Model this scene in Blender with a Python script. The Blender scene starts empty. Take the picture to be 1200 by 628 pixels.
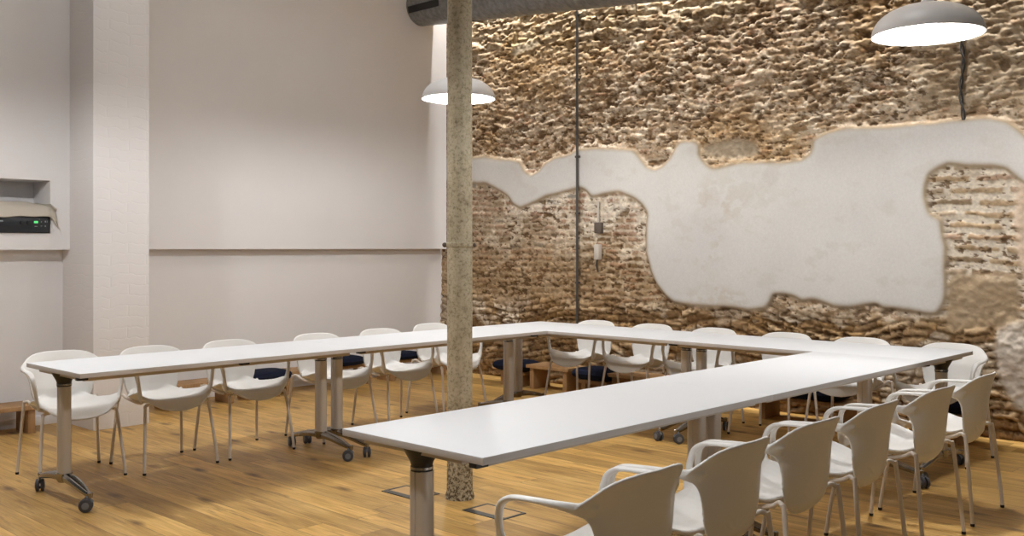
import bpy, bmesh, math, random
import numpy as np
from mathutils import Vector, Matrix
C = bpy.context.scene
COL = C.collection
PI = math.pi
random.seed(4)

# ------------------------------------------------------------------ helpers
def link(o, parent=None):
    COL.objects.link(o)
    if parent is not None:
        o.parent = parent
    return o

def obj(name, bm, mats, parent=None, smooth=True, loc=None, rotz=0):
    me = bpy.data.meshes.new(name)
    bm.normal_update()
    bm.to_mesh(me); bm.free()
    for m in (mats if isinstance(mats, (list, tuple)) else [mats]):
        me.materials.append(m)
    if smooth:
        for p in me.polygons: p.use_smooth = True
        try: me.set_sharp_from_angle(angle=math.radians(38))
        except Exception: pass
    o = bpy.data.objects.new(name, me)
    if loc: o.location = loc
    o.rotation_euler = (0, 0, rotz)
    return link(o, parent)

def tag(o, label, cat, group=None, kind=None):
    o['label'] = label; o['category'] = cat
    if group: o['group'] = group
    if kind: o['kind'] = kind
    return o

def empty(name, label, cat, loc=(0, 0, 0), rotz=0, group=None):
    o = bpy.data.objects.new(name, None)
    o.empty_display_size = .1
    o.location = loc; o.rotation_euler = (0, 0, rotz)
    link(o)
    return tag(o, label, cat, group)

def struct(o):
    o['kind'] = 'structure'
    return o

def add_box(bm, c, s, bevel=0.0, seg=2, rot=None, mi=0):
    r = bmesh.ops.create_cube(bm, size=1.0)
    vs = r['verts']
    for v in vs: v.co = Vector((v.co.x*s[0], v.co.y*s[1], v.co.z*s[2]))
    fs = set(f for v in vs for f in v.link_faces)
    if bevel > 0:
        es = set(e for v in vs for e in v.link_edges)
        rr = bmesh.ops.bevel(bm, geom=list(es), offset=bevel, segments=seg, affect='EDGES', profile=.6)
        vs = list(set(v for f in rr['faces'] for v in f.verts) | set(v for v in vs if v.is_valid))
        fs = set(f for v in vs for f in v.link_faces)
    for f in fs: f.material_index = mi
    M = Matrix.Translation(Vector(c)) @ (rot.to_4x4() if rot is not None else Matrix.Identity(4))
    for v in vs: v.co = M @ v.co
    return vs

def box(c, s, bevel=0.0, seg=2, rot=None):
    bm = bmesh.new(); add_box(bm, c, s, bevel, seg, rot); return bm

def box2(a, b, bevel=0.0):
    c = [(p+q)/2 for p, q in zip(a, b)]; s = [abs(q-p) for p, q in zip(a, b)]
    return box(c, s, bevel)

def catmull(pts, n=6):
    P = [Vector(p) for p in pts]
    P = [P[0]*2-P[1]] + P + [P[-1]*2-P[-2]]
    out = []
    for i in range(1, len(P)-2):
        for k in range(n):
            t = k/n
            a, b, c, d = P[i-1], P[i], P[i+1], P[i+2]
            out.append(.5*((2*b)+(-a+c)*t+(2*a-5*b+4*c-d)*t*t+(-a+3*b-3*c+d)*t**3))
    out.append(P[-2])
    return out

def add_sweep(bm, pts, rad, seg=12, wide=None, caps=True, up=None, mi=0):
    """tube along pts; rad is a number or (a,b) or list of them; up = fixed wide axis"""
    pts = [Vector(p) for p in pts]
    n = len(pts); rings = []
    prevn = None
    for i, p in enumerate(pts):
        t = (pts[min(i+1, n-1)] - pts[max(i-1, 0)]).normalized()
        if up is not None:
            a = Vector(up); a = (a - t*a.dot(t)).normalized()
        else:
            if prevn is None:
                a = Vector((1, 0, 0)) if abs(t.x) < .9 else Vector((0, 1, 0))
            else: a = prevn
            a = (a - t*a.dot(t)).normalized(); prevn = a
        b = t.cross(a)
        r = rad[i] if isinstance(rad, list) else rad
        ra, rb = r if isinstance(r, (tuple, list)) else (r, r)
        rings.append([bm.verts.new(p + a*ra*math.cos(2*PI*k/seg) + b*rb*math.sin(2*PI*k/seg)) for k in range(seg)])
    for i in range(n-1):
        for k in range(seg):
            f = bm.faces.new((rings[i][k], rings[i][(k+1) % seg], rings[i+1][(k+1) % seg], rings[i+1][k]))
            f.material_index = mi
    if caps:
        f = bm.faces.new(list(reversed(rings[0]))); f.material_index = mi
        f = bm.faces.new(rings[-1]); f.material_index = mi
    return rings

def sweep(pts, rad, **k):
    bm = bmesh.new(); add_sweep(bm, pts, rad, **k)
    bmesh.ops.recalc_face_normals(bm, faces=bm.faces)
    return bm

def add_lathe(bm, prof, seg=32, c=(0, 0, 0), mat=None, mi=0, close=False):
    """prof list of (r,z); optional matrix mat"""
    rings = []
    for r, z in prof:
        if r < 1e-6:
            rings.append([bm.verts.new(Vector((0, 0, z)))])
        else:
            rings.append([bm.verts.new(Vector((r*math.cos(2*PI*k/seg), r*math.sin(2*PI*k/seg), z))) for k in range(seg)])
    allv = [v for r in rings for v in r]
    for i in range(len(rings)-1):
        A, B = rings[i], rings[i+1]
        for k in range(seg):
            k2 = (k+1) % seg
            if len(A) == 1 and len(B) == 1: break
            if len(A) == 1: f = bm.faces.new((A[0], B[k2], B[k]))
            elif len(B) == 1: f = bm.faces.new((A[k], A[k2], B[0]))
            else: f = bm.faces.new((A[k], A[k2], B[k2], B[k]))
            f.material_index = mi
    M = Matrix.Translation(Vector(c)) @ (mat.to_4x4() if mat is not None else Matrix.Identity(4))
    for v in allv: v.co = M @ v.co

def lathe(prof, **k):
    bm = bmesh.new(); add_lathe(bm, prof, **k)
    bmesh.ops.recalc_face_normals(bm, faces=bm.faces)
    return bm

# ------------------------------------------------------------------ materials
def mat(name, col, rough=.5, metal=0, spec=.5, emit=None, estr=0):
    m = bpy.data.materials.new(name); m.use_nodes = True
    b = m.node_tree.nodes['Principled BSDF']
    b.inputs['Base Color'].default_value = (*col, 1)
    b.inputs['Roughness'].default_value = rough
    b.inputs['Metallic'].default_value = metal
    b.inputs['Specular IOR Level'].default_value = spec
    if emit:
        b.inputs['Emission Color'].default_value = (*emit, 1)
        b.inputs['Emission Strength'].default_value = estr
    return m

def N(m, t, **kw):
    n = m.node_tree.nodes.new(t)
    for k, v in kw.items(): setattr(n, k, v)
    return n
def L(m, a, b): m.node_tree.links.new(a, b)
def coords(m, scale=(1, 1, 1), kind='Object'):
    tc = N(m, 'ShaderNodeTexCoord'); mp = N(m, 'ShaderNodeMapping')
    mp.inputs['Scale'].default_value = scale
    L(m, tc.outputs[kind], mp.inputs['Vector']); return mp.outputs['Vector']
def noise(m, vec, scale, detail=4, rough=.5):
    n = N(m, 'ShaderNodeTexNoise'); n.inputs['Scale'].default_value = scale
    n.inputs['Detail'].default_value = detail; n.inputs['Roughness'].default_value = rough
    L(m, vec, n.inputs['Vector']); return n.outputs['Fac']
def ramp(m, fac, stops):
    r = N(m, 'ShaderNodeValToRGB'); e = r.color_ramp.elements
    while len(e) < len(stops): e.new(.5)
    for i, (p, c) in enumerate(stops):
        e[i].position = p; e[i].color = (*c, 1) if len(c) == 3 else c
    L(m, fac, r.inputs['Fac']); return r.outputs['Color']
def bump(m, h, strength=.3, dist=.01, normal=None):
    b = N(m, 'ShaderNodeBump'); b.inputs['Strength'].default_value = strength
    b.inputs['Distance'].default_value = dist
    L(m, h, b.inputs['Height'])
    if normal: L(m, normal, b.inputs['Normal'])
    return b.outputs['Normal']
def mix(m, fac, a, b, mode='MIX'):
    n = N(m, 'ShaderNodeMix', data_type='RGBA', blend_type=mode)
    for s, v in ((0, fac), (6, a), (7, b)):
        if hasattr(v, 'is_linked') or hasattr(v, 'links'): L(m, v, n.inputs[s])
        else: n.inputs[s].default_value = v if s == 0 else (*v, 1)
    return n.outputs[2]
def math_(m, op, a, b=None):
    n = N(m, 'ShaderNodeMath', operation=op)
    for i, v in enumerate((a, b)):
        if v is None: continue
        if hasattr(v, 'links'): L(m, v, n.inputs[i])
        else: n.inputs[i].default_value = v
    return n.outputs[0]
def P(m): return m.node_tree.nodes['Principled BSDF']

# painted plaster / painted brick
def painted(name, col, brick=False):
    m = mat(name, col, .75, spec=.25)
    v = coords(m)
    n1 = noise(m, v, 1.3, 3); n2 = noise(m, v, 14, 5)
    c = mix(m, .5, ramp(m, n1, [(.3, tuple(x*.955 for x in col)), (.7, tuple(min(1, x*1.03) for x in col))]),
            ramp(m, n2, [(.3, tuple(x*.985 for x in col)), (.7, col)]))
    L(m, c, P(m).inputs['Base Color'])
    if brick:
        tc = N(m, 'ShaderNodeTexCoord'); sp = N(m, 'ShaderNodeSeparateXYZ'); cb = N(m, 'ShaderNodeCombineXYZ')
        L(m, tc.outputs['Object'], sp.inputs[0])
        L(m, math_(m, 'ADD', sp.outputs[0], sp.outputs[1]), cb.inputs[0]); L(m, sp.outputs[2], cb.inputs[1])
        bt = N(m, 'ShaderNodeTexBrick'); bt.offset = .5
        bt.inputs['Color1'].default_value = (1, 1, 1, 1); bt.inputs['Color2'].default_value = (.75, .75, .75, 1)
        bt.inputs['Mortar'].default_value = (.3, .3, .3, 1)
        bt.inputs['Scale'].default_value = 1; bt.inputs['Mortar Size'].default_value = .008
        bt.inputs['Mortar Smooth'].default_value = 1
        bt.inputs['Brick Width'].default_value = .28; bt.inputs['Row Height'].default_value = .075
        nz = N(m, 'ShaderNodeTexNoise'); nz.inputs['Scale'].default_value = 5
        mv = N(m, 'ShaderNodeMix', data_type='VECTOR'); mv.inputs[0].default_value = .09
        L(m, cb.outputs[0], mv.inputs[4]); L(m, nz.outputs['Color'], mv.inputs[5])
        L(m, mv.outputs[1], bt.inputs['Vector'])
        nn = bump(m, bt.outputs['Color'], .22, .005)
        L(m, bump(m, n2, .12, .004, nn), P(m).inputs['Normal'])
    else:
        L(m, bump(m, n2, .10, .004), P(m).inputs['Normal'])
    return m

M_wall = painted('painted_plaster', (.785, .765, .765))
M_pillar = painted('painted_brick', (.785, .76, .757), True)
M_ceil = painted('ceiling_paint', (.75, .73, .71))
M_top = mat('white_laminate', (.79, .805, .835), .55, spec=.25)
M_edge = mat('laminate_edge', (.62, .59, .575), .45)
M_shell = mat('white_polypropylene', (.83, .82, .80), .38, spec=.4)
M_leg = mat('powder_coat_cream', (.76, .69, .62), .4)
M_alu = mat('satin_aluminium', (.62, .58, .54), .42, .3)
M_chrome = mat('polished_aluminium', (.36, .34, .32), .24, 1)
M_rail = mat('beige_rail', (.50, .44, .37), .45, .25)
M_black = mat('black_plastic', (.012, .012, .014), .4)
M_rubber = mat('caster_rubber', (.06, .06, .07), .55)
M_hub = mat('caster_hub', (.18, .19, .21), .4)
M_navy = mat('navy_fabric', (.010, .013, .028), .9, spec=.1)
def fab(m):
    v = coords(m); n = noise(m, v, 260, 2); L(m, bump(m, n, .4, .002), P(m).inputs['Normal'])
fab(M_navy)
M_cloth = mat('beige_cloth', (.52, .47, .40), .9, spec=.1); fab(M_cloth)
M_galv = mat('galvanised_steel', (.27, .28, .285), .42, .7)
v = coords(M_galv); n = noise(M_galv, v, 22, 4)
L(M_galv, ramp(M_galv, n, [(.3, (.20, .21, .215)), (.7, (.33, .34, .345))]), P(M_galv).inputs['Base Color'])
M_shade = mat('white_enamel', (.84, .83, .835), .35)
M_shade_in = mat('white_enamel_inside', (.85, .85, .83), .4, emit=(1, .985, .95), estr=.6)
M_bulb = mat('lamp_globe', (1, 1, 1), .4, emit=(1, .995, .985), estr=700)
M_conduit = mat('dark_conduit', (.05, .045, .04), .5)
M_grey_metal = mat('floor_box_metal', (.10, .10, .10), .4, .6)
M_green = mat('green_led', (.05, .3, .08), .4, emit=(.15, .9, .25), estr=.8)
M_mark = mat('printed_marks', (.35, .37, .38), .5)
M_box = mat('old_switch_box', (.55, .50, .44), .6)
M_rust = mat('rusty_bolt', (.14, .11, .09), .6, .4)

def wood(name, dark, mid, light, axis='Y', planks=True, rough=.42):
    m = mat(name, mid, rough, spec=.35)
    tc = N(m, 'ShaderNodeTexCoord'); sp = N(m, 'ShaderNodeSeparateXYZ')
    L(m, tc.outputs['Object'], sp.inputs[0])
    across, along = (sp.outputs[0], sp.outputs[1]) if axis == 'Y' else (sp.outputs[1], sp.outputs[0])
    W = .165; Ln = 2.1
    if planks:
        row = math_(m, 'FLOOR', math_(m, 'DIVIDE', across, W))
        w1 = N(m, 'ShaderNodeTexWhiteNoise', noise_dimensions='1D'); L(m, row, w1.inputs['W'])
        al2 = math_(m, 'ADD', math_(m, 'DIVIDE', along, Ln), math_(m, 'MULTIPLY', w1.outputs['Value'], 7.3))
        idx = math_(m, 'FLOOR', al2)
        cb = N(m, 'ShaderNodeCombineXYZ'); L(m, row, cb.inputs[0]); L(m, idx, cb.inputs[1])
        w2 = N(m, 'ShaderNodeTexWhiteNoise', noise_dimensions='2D'); L(m, cb.outputs[0], w2.inputs['Vector'])
        rnd = w2.outputs['Value']
    else:
        rnd = None
    # grain coords: stretched along the plank, shifted per plank
    gv = N(m, 'ShaderNodeCombineXYZ')
    L(m, math_(m, 'MULTIPLY', across, 9.0), gv.inputs[0])
    L(m, math_(m, 'MULTIPLY', along, 1.0), gv.inputs[1])
    L(m, math_(m, 'MULTIPLY', rnd, 37.0) if rnd else sp.outputs[2], gv.inputs[2])
    g1 = noise(m, gv.outputs[0], 1.6, 6, .6)
    gv2 = N(m, 'ShaderNodeCombineXYZ')
    L(m, math_(m, 'MULTIPLY', across, 60.0), gv2.inputs[0]); L(m, math_(m, 'MULTIPLY', along, 2.2), gv2.inputs[1])
    L(m, math_(m, 'MULTIPLY', rnd, 91.0) if rnd else sp.outputs[2], gv2.inputs[2])
    g2 = noise(m, gv2.outputs[0], 1.5, 3, .5)
    c = ramp(m, g1, [(.25, dark), (.48, mid), (.75, light)])
    c = mix(m, .35, c, ramp(m, g2, [(.3, tuple(x*.62 for x in mid)), (.7, tuple(min(1, x*1.3) for x in light))]), 'MULTIPLY') if False else mix(m, .28, c, ramp(m, g2, [(.35, dark), (.65, light)]))
    if planks:
        tint = ramp(m, rnd, [(0, (.66, .62, .56)), (.3, (.88, .86, .84)), (.7, (1.0, 1.0, 1.0)), (1, (1.20, 1.18, 1.12))])
        c = mix(m, 1.0, c, tint, 'MULTIPLY')
        # knots and dark cracks of the oak
        kv = N(m, 'ShaderNodeCombineXYZ')
        L(m, math_(m, 'MULTIPLY', across, 3.4), kv.inputs[0]); L(m, math_(m, 'MULTIPLY', along, 1.25), kv.inputs[1])
        vo = N(m, 'ShaderNodeTexVoronoi', voronoi_dimensions='2D'); vo.inputs['Scale'].default_value = 1.0
        nz = N(m, 'ShaderNodeTexNoise'); nz.inputs['Scale'].default_value = 5; nz.inputs['Detail'].default_value = 4
        L(m, kv.outputs[0], nz.inputs['Vector'])
        mv = N(m, 'ShaderNodeMix', data_type='VECTOR'); mv.inputs[0].default_value = .12
        L(m, kv.outputs[0], mv.inputs[4]); L(m, nz.outputs['Color'], mv.inputs[5]); L(m, mv.outputs[1], vo.inputs['Vector'])
        kd = ramp(m, vo.outputs['Distance'], [(.02, (1, 1, 1)), (.12, (0, 0, 0))])
        sel = N(m, 'ShaderNodeSeparateColor'); L(m, vo.outputs['Color'], sel.inputs[0])
        c = mix(m, math_(m, 'MULTIPLY', kd, math_(m, 'MULTIPLY', math_(m, 'GREATER_THAN', sel.outputs[0], .35), .85)), c, (.12, .06, .025))
        sv = N(m, 'ShaderNodeCombineXYZ'); L(m, math_(m, 'MULTIPLY', across, 26.0), sv.inputs[0]); L(m, math_(m, 'MULTIPLY', along, 2.6), sv.inputs[1]); L(m, math_(m, 'MULTIPLY', rnd, 53.0), sv.inputs[2])
        sn = noise(m, sv.outputs[0], 1.0, 5, .62)
        c = mix(m, math_(m, 'MULTIPLY', ramp(m, sn, [(.57, (0, 0, 0)), (.70, (1, 1, 1))]), .75), c, (.20, .10, .035))
        c = mix(m, math_(m, 'MULTIPLY', ramp(m, sn, [(.28, (1, 1, 1)), (.42, (0, 0, 0))]), .35), c, tuple(min(1, x*1.2) for x in light))
        big = noise(m, coords(m), .9, 3)
        c = mix(m, math_(m, 'MULTIPLY', ramp(m, big, [(.45, (0, 0, 0)), (.75, (1, 1, 1))]), .22), c, dark)
        # seams
        fx = math_(m, 'FRACT', math_(m, 'DIVIDE', across, W)); fy = math_(m, 'FRACT', al2)
        ex = math_(m, 'LESS_THAN', math_(m, 'MINIMUM', fx, math_(m, 'SUBTRACT', 1.0, fx)), .011)
        ey = math_(m, 'LESS_THAN', math_(m, 'MINIMUM', fy, math_(m, 'SUBTRACT', 1.0, fy)), .0009)
        e = math_(m, 'MAXIMUM', ex, ey)
        c = mix(m, math_(m, 'MULTIPLY', e, .6), c, (.10, .055, .022))
        hgt = math_(m, 'SUBTRACT', math_(m, 'MULTIPLY', g1, .25), math_(m, 'MULTIPLY', e, 1.0))
        L(m, bump(m, hgt, .25, .003), P(m).inputs['Normal'])
        rr = N(m, 'ShaderNodeMapRange'); L(m, g1, rr.inputs[0]); rr.inputs[3].default_value = .36; rr.inputs[4].default_value = .52
        L(m, rr.outputs[0], P(m).inputs['Roughness'])
    L(m, c, P(m).inputs['Base Color'])
    return m
M_floor = wood('oak_planks', (.31, .158, .040), (.60, .36, .105), (.80, .545, .21))
M_bench = wood('bench_oak', (.24, .125, .05), (.36, .21, .095), (.45, .28, .14), planks=False, rough=.6)
M_lid = wood('oak_lid', (.50, .30, .12), (.60, .38, .16), (.68, .45, .21), planks=False, rough=.42)

# iron column: flaking cream paint over grey-brown metal
M_col = mat('flaking_paint', (.4, .35, .26), .65, spec=.3)
v = coords(M_col, (1, 1, .8))
a = noise(M_col, v, 10, 8, .65); b = noise(M_col, coords(M_col), 58, 5, .7); big = noise(M_col, coords(M_col), 2.2, 3)
base = ramp(M_col, a, [(.32, (.14, .10, .055)), (.40, (.40, .33, .215)), (.55, (.54, .47, .33)), (.72, (.68, .61, .46))])
base = mix(M_col, .45, base, ramp(M_col, b, [(.40, (.09, .065, .035)), (.45, (.44, .37, .25)), (.62, (.62, .55, .41))]))
sp_ = N(M_col, 'ShaderNodeTexCoord'); s2 = N(M_col, 'ShaderNodeSeparateXYZ'); L(M_col, sp_.outputs['Object'], s2.inputs[0])
low = N(M_col, 'ShaderNodeMapRange'); L(M_col, s2.outputs[2], low.inputs[0])
low.inputs[1].default_value = .62; low.inputs[2].default_value = .02; low.inputs[3].default_value = 0; low.inputs[4].default_value = 1.0
c_ = mix(M_col, math_(M_col, 'MULTIPLY', low.outputs[0], ramp(M_col, b, [(.46, (.95, .95, .95)), (.53, (.12, .12, .12))])), base, (.075, .045, .02))
L(M_col, c_, P(M_col).inputs['Base Color'])
L(M_col, bump(M_col, math_(M_col, 'ADD', a, math_(M_col, 'MULTIPLY', b, .6)), .5, .006), P(M_col).inputs['Normal'])

# ------------------------------------------------------------------ camera
cam_d = bpy.data.cameras.new('camera'); cam = bpy.data.objects.new('camera', cam_d); link(cam)
F, A, H, CY = 1152.76, .7592, 1.40, 290.53
cam.location = (0, 0, H)
cam.rotation_euler = (PI/2, 0, A - PI/2)
cam_d.sensor_width = 36; cam_d.lens = F/1200*36
cam_d.shift_y = (CY-314)/1200
cam_d.clip_start = .05
C.camera = cam

# ------------------------------------------------------------------ room
XB = 7.68                       # face of the old wall's plaster
YU, YL = 8.30, 8.42             # white wall: upper part and recessed lower part
ZC = 4.75                       # ceiling
ZLEDGE = 1.386
bm = bmesh.new(); add_box(bm, (3.9, 4.2, -.05), (8.6, 9.2, .1)); struct(obj('floor', bm, M_floor, smooth=False))
bm = bmesh.new(); add_box(bm, (3.9, 4.2, ZC+.05), (8.6, 9.2, .1)); struct(obj('ceiling', bm, M_ceil, smooth=False))
# white wall, right of the pillar
bm = bmesh.new()
add_box(bm, ((3.6+8.1)/2, YL+.1, ZC/2), (4.5, .2, ZC))
add_box(bm, ((3.6+7.66)/2, (YU+YL)/2+.02, (ZLEDGE+ZC)/2), (7.66-3.6, YL-YU+.04, ZC-ZLEDGE), .004, 1)
struct(obj('wall_left', bm, M_wall))
# left of the pillar, with the niche
X0, X1 = .9, 3.30
yu, yl = 7.93, 8.07
bm = bmesh.new()
add_box(bm, ((X0+X1)/2, yl+.1+.2, ZC/2), (X1-X0, .2, ZC))          # back plate (niche back)
add_box(bm, ((X0+X1)/2, yl+.1, ZLEDGE/2), (X1-X0, .2, ZLEDGE))     # lower recessed part
nx0, nx1, nz0, nz1 = 2.30, 3.10, 1.515, 1.928
add_box(bm, ((X0+X1)/2, (yu+yl+.2)/2, (ZLEDGE+nz0)/2), (X1-X0, yl+.2-yu, nz0-ZLEDGE))
add_box(bm, ((X0+X1)/2, (yu+yl+.2)/2, (nz1+ZC)/2), (X1-X0, yl+.2-yu, ZC-nz1))
add_box(bm, ((X0+nx0)/2, (yu+yl+.2)/2, (nz0+nz1)/2), (nx0-X0, yl+.2-yu, nz1-nz0))
add_box(bm, ((nx1+X1)/2, (yu+yl+.2)/2, (nz0+nz1)/2), (X1-nx1, yl+.2-yu, nz1-nz0))
struct(obj('wall_left', bm, M_wall, smooth=False))
struct(obj('trim_1', box2((3.252, 7.50, 0), (3.70, 8.62, ZC), .006), M_pillar))
struct(obj('baseboard_left', box2((3.70, YL-.012, 0), (7.6, YL+.01, .07), .003), M_wall))
struct(obj('baseboard_left', box2((X0, yl-.012, 0), (3.252, yl+.01, .07), .003), M_wall))

# ---- numpy noise
def vnoise(u, v, seed):
    rs = np.random.RandomState(seed); T = rs.rand(256, 256).astype(np.float32)
    iu = np.floor(u).astype(np.int64); iv = np.floor(v).astype(np.int64)
    fu = (u-iu); fv = (v-iv); fu = fu*fu*(3-2*fu); fv = fv*fv*(3-2*fv)
    a = T[iu & 255, iv & 255]; b = T[(iu+1) & 255, iv & 255]; c = T[iu & 255, (iv+1) & 255]; d = T[(iu+1) & 255, (iv+1) & 255]
    return (a*(1-fu)+b*fu)*(1-fv)+(c*(1-fu)+d*fu)*fv
def fbm(u, v, seed, o=4, g=.5):
    s = 0; a = 1; t = 0
    for i in range(o):
        s = s + a*vnoise(u*2**i+i*17.3, v*2**i+i*9.1, seed+i); t += a; a *= g
    return s/t
def worley(u, v, seed):
    """returns F1, F2, cell random"""
    rs = np.random.RandomState(seed); TX = rs.rand(128, 128); TY = rs.rand(128, 128); TR = rs.rand(128, 128)
    iu = np.floor(u).astype(np.int64); iv = np.floor(v).astype(np.int64)
    f1 = np.full(u.shape, 9.); f2 = np.full(u.shape, 9.); r = np.zeros(u.shape)
    for a in (-1, 0, 1):
        for b in (-1, 0, 1):
            ia, ib = (iu+a), (iv+b)
            d = np.hypot(ia+TX[ia & 127, ib & 127]-u, ib+TY[ia & 127, ib & 127]-v)
            new = d < f1
            f2 = np.where(new, f1, np.minimum(f2, d)); r = np.where(new, TR[ia & 127, ib & 127], r); f1 = np.where(new, d, f1)
    return f1, f2, r
def sstep(a, b, x):
    t = np.clip((x-a)/(b-a), 0, 1); return t*t*(3-2*t)
def inpoly(u, v, poly):
    ins = np.zeros(u.shape, bool); n = len(poly)
    for i in range(n):
        x1, y1 = poly[i]; x2, y2 = poly[(i+1) % n]
        if y1 == y2: continue
        c = ((y1 > v) != (y2 > v)) & (u < (x2-x1)*(v-y1)/(y2-y1)+x1)
        ins ^= c
    return ins
def blur(a, r):
    for ax in (0, 1):
        for _ in range(2):
            c = np.cumsum(np.pad(a, [(r+1, r) if k == ax else (0, 0) for k in (0, 1)], mode='edge'), axis=ax)
            n = a.shape[ax]
            a = (np.take(c, np.arange(2*r+1, 2*r+1+n), ax)-np.take(c, np.arange(0, n), ax))/(2*r+1)
    return a
def wall_pt(x, y):
    """outline points read off the wall -> metres along (Y) and up (Z)"""
    ca, sa = math.cos(A), math.sin(A)
    u = (x-600)/F; t = XB/(ca+u*sa)
    return (t*(sa-u*ca), H+t*(CY-y)/F)

PLASTER = [(520,183),(556,183),(567,182),(583,185),(599,186),(609,188),(615,199),(622,204),(631,199),(637,191),(650,183),(663,181),(679,173.5),(695,172),(720,173),
 (741,173.7),(749,182),(759,194),(767,197),(776.5,193),(786,181.6),(792,169),(799,164),(815,164),(821,169),(821,181.6),(827,191),(837,196),(853,192),(869,188.6),(891,188.6),(923,188),(939,186),(948.5,178.5),(952,162.5),(965.5,154.5),(988,148),(1035,147),(1083,143),(1131,137.7),(1163,136),(1179,140),(1192,148),(1200,156),(1230,175),(1290,190),(1330,230),(1300,300),(1250,330),
 (1215,300),(1205,240),(1200,217),(1191,210),(1177,199),(1156,196),(1135,196),(1110.7,193),(1100,197.5),(1089.6,206),(1085.4,218.5),(1086,232.6),(1091.4,250),(1103.7,255),(1105.4,271),(1110.7,292),(1109,320),(1110,341),(1107,359),(1098,369),(1082.6,369),(1058,364),(1033.6,362),(1026.6,357),(1012.6,359),(995,362),(977.5,360.5),(964,355),(950,351.7),(940,354),(929,349),(915,345),(906.4,346.5),(904,355),(898,362),(880,364.7),(845,360.5),(810,358.7),(789,355),(778.5,346.5),(768,334),(761,316.7),(755.8,295.6),(755.8,267.6),(757.5,250),(752,241),(742,232.6),(724,225.6),(710,228),(693,232.6),(686,224),(679,221),(654,228),(640,231),(623,239.6),(610,245.5),(600,239.6),(594.6,231),(584,224),(570,216),(556,215.7),(520,214)]
PALE_TOP = [(598,62),(606,52),(622,46),(632,47),(628,55),(612,62),(600,66)]
PALE_LOW = [(1168,386),(1185,378),(1215,372),(1290,380),(1300,520),(1215,500),(1195,482),(1180,462),(1172,440),(1166,415)]
STUCCO = [(1112,320),(1190,322),(1196,350),(1192,385),(1150,384),(1108,388),(1109,345)]
PALE_RIGHT = [(1194,205),(1240,215),(1240,325),(1200,330),(1192,300),(1189,250)]
PALE_MID = [(840,166),(862,163),(885,167),(890,180),(868,187),(845,187),(824,182),(822,172)]

step = .0075
ys = np.arange(.9, 8.445, step); zs = np.arange(-.02, ZC+.02, step)
U, V = np.meshgrid(ys, zs, indexing='ij')
wu = U + (fbm(U*4, V*4, 3, 3)-.5)*.05; wv = V + (fbm(U*3, V*3, 9, 3)-.5)*.05
ru = U + (fbm(U*22, V*22, 31, 3)-.5)*.03; rv = V + (fbm(U*22, V*22, 37, 3)-.5)*.03
def pm(poly, r=1, rag=True):
    pp = [wall_pt(*p) for p in poly]
    return blur(inpoly(ru if rag else U, rv if rag else V, pp).astype(np.float32), r)
# the main patch gets a cleaner outline
cu = U + (fbm(U*16, V*16, 31, 3)-.5)*.014; cv = V + (fbm(U*16, V*16, 37, 3)-.5)*.014
mp = blur(inpoly(cu, cv, [wall_pt(*p) for p in PLASTER]).astype(np.float32), 1)
# --- brick courses
def bricks(pitch, blen, mort, seed, jag=.0):
    v2 = wv + (fbm(U*1.1, V*1.1, seed+5, 2)-.5)*jag
    row = np.floor(v2/pitch).astype(np.int64); fv = v2/pitch-row
    rs = np.random.RandomState(seed); off = rs.rand(512); ln = blen*(.75+.5*rs.rand(512))
    uu = wu/ln[row & 511]+off[row & 511]*3; ci = np.floor(uu).astype(np.int64); fu = uu-ci
    T = rs.rand(512, 512); T2 = rs.rand(512, 512)
    r = T[row & 511, ci & 511]; r2 = T2[row & 511, ci & 511]
    L_ = ln[row & 511]
    d = np.minimum(np.minimum(fu, 1-fu)*L_, np.minimum(fv, 1-fv)*pitch) - mort*.5
    body = sstep(-.004, .010, d+(fbm(U*30, V*30, seed+7, 2)-.5)*.022)
    return body, r, r2
b1, r1, r1b = bricks(.066, .20, .020, 11, .10)      # left centre: small bricks
b2, r2, r2b = bricks(.088, .40, .046, 12, .08)      # right: long courses
b3, r3, r3b = bricks(.066, .22, .010, 13, .38)      # bottom: lying stones
b4, r4, r4b = bricks(.052, .13, .010, 14, .30)      # upper wall: small coursed rubble
b5, r5, r5b = bricks(.13, .22, .02, 15, .45)        # rough top
g1, g2, gr = worley(wu*7.5, wv*14, 22)
st2 = sstep(.0, .35, (g2-g1)+(fbm(U*22, V*22, 43, 3)-.5)*.45)
n_big = fbm(U*.9, V*.9, 50, 4); n_mid = fbm(U*5, V*6, 51, 4); n_fin = fbm(U*26, V*34, 52, 4, .6); n_st = fbm(U*6, V*30, 53, 4, .6)
n_px = fbm(U*60, V*75, 54, 2)
# zones
jit = (n_mid-.5)*.35
wTop = sstep(3.35, 3.65, V+jit)                                     # rough rubble right at the top
wLow = sstep(.92, .78, V+jit*.5)                                    # big stones at the bottom
wLeft = sstep(5.05, 5.25, U)*sstep(2.35, 2.2, V)                    # small bricks zone
wRight = sstep(3.2, 3.05, U)*sstep(2.35, 2.2, V)
wMidU = np.clip(1-wTop-wLow-wLeft-wRight, 0, 1)                     # coursed rubble of the upper wall
def lay(a, b, w): return a*(1-w)+b*w
rag = fbm(U*13, V*28, 91, 5, .62); rag2 = fbm(U*24, V*46, 92, 4, .65)
b4 = b4*sstep(.30, .50, rag+.1); b3 = b3*sstep(.25, .42, rag+.1)
body = np.clip(.5*b4+.5*st2, 0, 1)
h = b4*.008*(.4+.9*r4)+st2*.004*gr
for w, bb, rr, amp in ((wLeft, b1, r1, .008), (wRight, b2, r2, .020), (wTop, b5, r5, .022), (wLow, b3, r3, .028)):
    h = lay(h, bb*amp*(.45+.85*rr), w)
h = h + (rag-.5)*(.013+.036*wTop+.024*wLow)*(1-.3*wRight)*(1-.3*wLeft) + (rag2-.5)*(.010+.007*wLeft+.008*wLow)
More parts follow.
